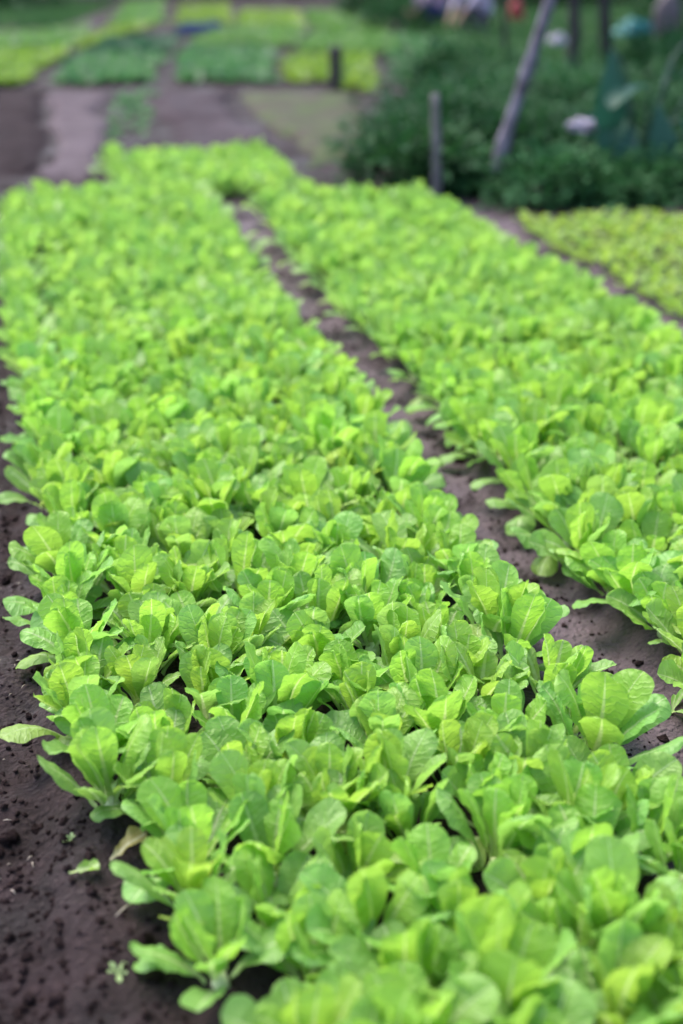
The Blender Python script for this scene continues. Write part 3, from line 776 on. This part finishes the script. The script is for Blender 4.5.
# crouching person, cut by the top of the frame
def person(px, py, rz, label, top, legs, size=1.0):
    x, y = ground_at(px, py)
    J = {  # joint: position (x forward), radius
        'pelvis': ((0, 0, .30), .13), 'waist': ((.06, 0, .46), .115), 'chest': ((.17, 0, .64), .135), 'neck': ((.25, 0, .80), .052), 'head0': ((.28, 0, .88), .078), 'head1': ((.30, 0, .98), .088), 'head2': ((.30, 0, 1.05), .06)}
    E_ = [('pelvis', 'waist'), ('waist', 'chest'), ('chest', 'neck'), ('neck', 'head0'), ('head0', 'head1'), ('head1', 'head2')]
    for s, n in ((1, 'l'), (-1, 'r')):
        J.update({'hip' + n: ((.03, .10 * s, .28), .095), 'knee' + n: ((.40, .15 * s, .42), .062), 'ankle' + n: ((.14, .13 * s, .08), .042), 'heel' + n: ((.12, .13 * s, .045), .042), 'toe' + n: ((.30, .15 * s, .035), .032),
                  'sh' + n: ((.18, .17 * s, .72), .058), 'el' + n: ((.38, .20 * s, .52), .043), 'wr' + n: ((.52, .12 * s, .32), .030), 'hand' + n: ((.57, .10 * s, .25), .030)})
        E_ += [('pelvis', 'hip' + n), ('hip' + n, 'knee' + n), ('knee' + n, 'ankle' + n), ('ankle' + n, 'heel' + n), ('ankle' + n, 'toe' + n), ('chest', 'sh' + n), ('sh' + n, 'el' + n), ('el' + n, 'wr' + n), ('wr' + n, 'hand' + n)]
        for k in range(5):
            a = 'f%d%s' % (k, n); L = (.035, .06, .068, .062, .048)[k]; off = (k - 2) * .016
            J[a] = ((.575 + (.02 if k == 0 else .0), (.10 + off) * s, .235), .0095); J[a + 't'] = ((.59 + (.03 if k == 0 else .01), (.10 + off * 1.2) * s, .235 - L), .008)
            E_ += [('hand' + n, a), (a, a + 't')]
    names = list(J); me = bpy.data.meshes.new("person")
    me.from_pydata([J[k][0] for k in names], [(names.index(a), names.index(b)) for a, b in E_], [])
    tmp = bpy.data.objects.new("tmp", me); COL.objects.link(tmp)
    tmp.modifiers.new("skin", 'SKIN')
    for i, k in enumerate(names):
        me.skin_vertices[0].data[i].radius = (J[k][1],) * 2
    me.skin_vertices[0].data[0].use_root = True
    sb = tmp.modifiers.new("sub", 'SUBSURF'); sb.levels = sb.render_levels = 2
    dg = bpy.context.evaluated_depsgraph_get(); dg.update()
    body = bpy.data.meshes.new_from_object(tmp.evaluated_get(dg)); bpy.data.objects.remove(tmp)
    body.materials.clear()
    for m in (plain_material("skin", (.36, .22, .15), (.30, .18, .12), 30, .5), cloth_mat("shirt_cloth", *top), cloth_mat("trousers_cloth", *legs)): body.materials.append(m)
    for p in body.polygons:
        c = p.center; p.use_smooth = True
        leg = c.z < .44 and not (c.x > .44 and c.z < .5 and abs(c.y) < .2) and not (c.x < .12 and c.z > .36)
        arm = c.x > .46 and c.z < .40
        p.material_index = 0 if (c.z > .79 or arm or c.z < .06) else (2 if leg else 1)
    b = link("person", body); b.location = (x, y, 0); b.rotation_euler = (0, 0, rz); b.scale = (size,) * 3
    tag(b, label, "person")
    h = MB(); blob(h, (.285, 0, 1.0), (.105, .10, .105), 3, .08, 18, 12); h.build("hair", M['bark_dark'], b)
    f = MB()
    for s in (1, -1): blob(f, (.383, .032 * s, .985), (.012, .014, .010), 1, 0, 10, 6)
    f.build("eyes", M['bark_dark'], b)
    f = MB(); blob(f, (.392, 0, .955), (.018, .014, .024), 1, 0, 10, 6); f.build("nose", body.materials[0], b)
person(444, 33, RAD(185), "crouching person in pinkish top and navy trousers beside the dark bushes", ((.46, .30, .42), (.30, .18, .28)), ((.03, .04, .11), (.018, .024, .07)))
person(486, 37, RAD(200), "crouching person in whitish lilac top and grey trousers near the red bag", ((.52, .44, .58), (.36, .29, .40)), ((.13, .11, .15), (.07, .06, .08)), 1.05)
for px_, py_, lb, sd_ in ((470, 10, "dark bush right behind the two crouching people", 61), (525, 12, "dark bush behind the red bag", 62)):
    bush(px_, py_, .9, .5, .75, SHRUB['deep'], lb, sd_, 900, .13, group="dark bushes at the far edge of the field")

# ------------------------------------------------------------------ grass and the far hedge
rng = random.Random(11); mb = MB()
def grass(corners, n, h):
    C = P4(*corners)
    for i in range(n):
        u, v = rng.random(), rng.random(); p = (C[0] * (1 - u) + C[1] * u) * (1 - v) + (C[3] * (1 - u) + C[2] * u) * v
        for k in range(3):
            a = rng.uniform(0, 6.28); t = V3(math.cos(a), math.sin(a), 0) * .012; hh = h * rng.uniform(.5, 1.3); b = V3(p[0] + rng.uniform(-.05, .05), p[1] + rng.uniform(-.05, .05), -.01)
            tip = b + V3(rng.gauss(0, .4) * hh, rng.gauss(0, .4) * hh, hh)
            mb.add([b - t, b + t, (b + tip) / 2 + t + V3(0, 0, hh * .08), tip, (b + tip) / 2 - t + V3(0, 0, hh * .08)], [[0, 1, 2, 4], [4, 2, 3]], None, (rng.random(), rng.random(), 0))
grass(((470, 120), (760, 130), (760, 44), (440, 40)), 7000, .14)
grass(((400, 40), (760, 44), (760, 10), (420, 10)), 3500, .18)
grass(((-60, 30), (60, 28), (120, 4), (-60, 4)), 1500, .12)
tag(mb.build("grass", M.setdefault('grass', leaf_material("rough_grass", (0.035, 0.10, 0.030), (0.055, 0.135, 0.035), (0.03, 0.085, 0.03), (.2, .3, .1), veins=False))), "rough green grass around the trees and sacks", "grass", kind="stuff")
mb = MB(); rng = random.Random(12)
for i in range(9000):
    x = rng.uniform(-22, 40); top_ = 2.6 + .9 * math.sin(x * .7) + .5 * math.sin(x * 1.9)
    z = rng.uniform(0, 1) ** .8 * top_; yy = 36 - .12 * x + rng.gauss(0, .7)
    d = V3(rng.gauss(0, 1), rng.gauss(-.6, .8), rng.gauss(.2, .7)); d /= np.linalg.norm(d)
    leaf_quad(mb, V3(x, yy, z), d, .45, .17, rng)
tag(mb.build("hedge", SHRUB['deep'], smooth=False), "far dark hedge closing off the field", "hedge", kind="stuff")
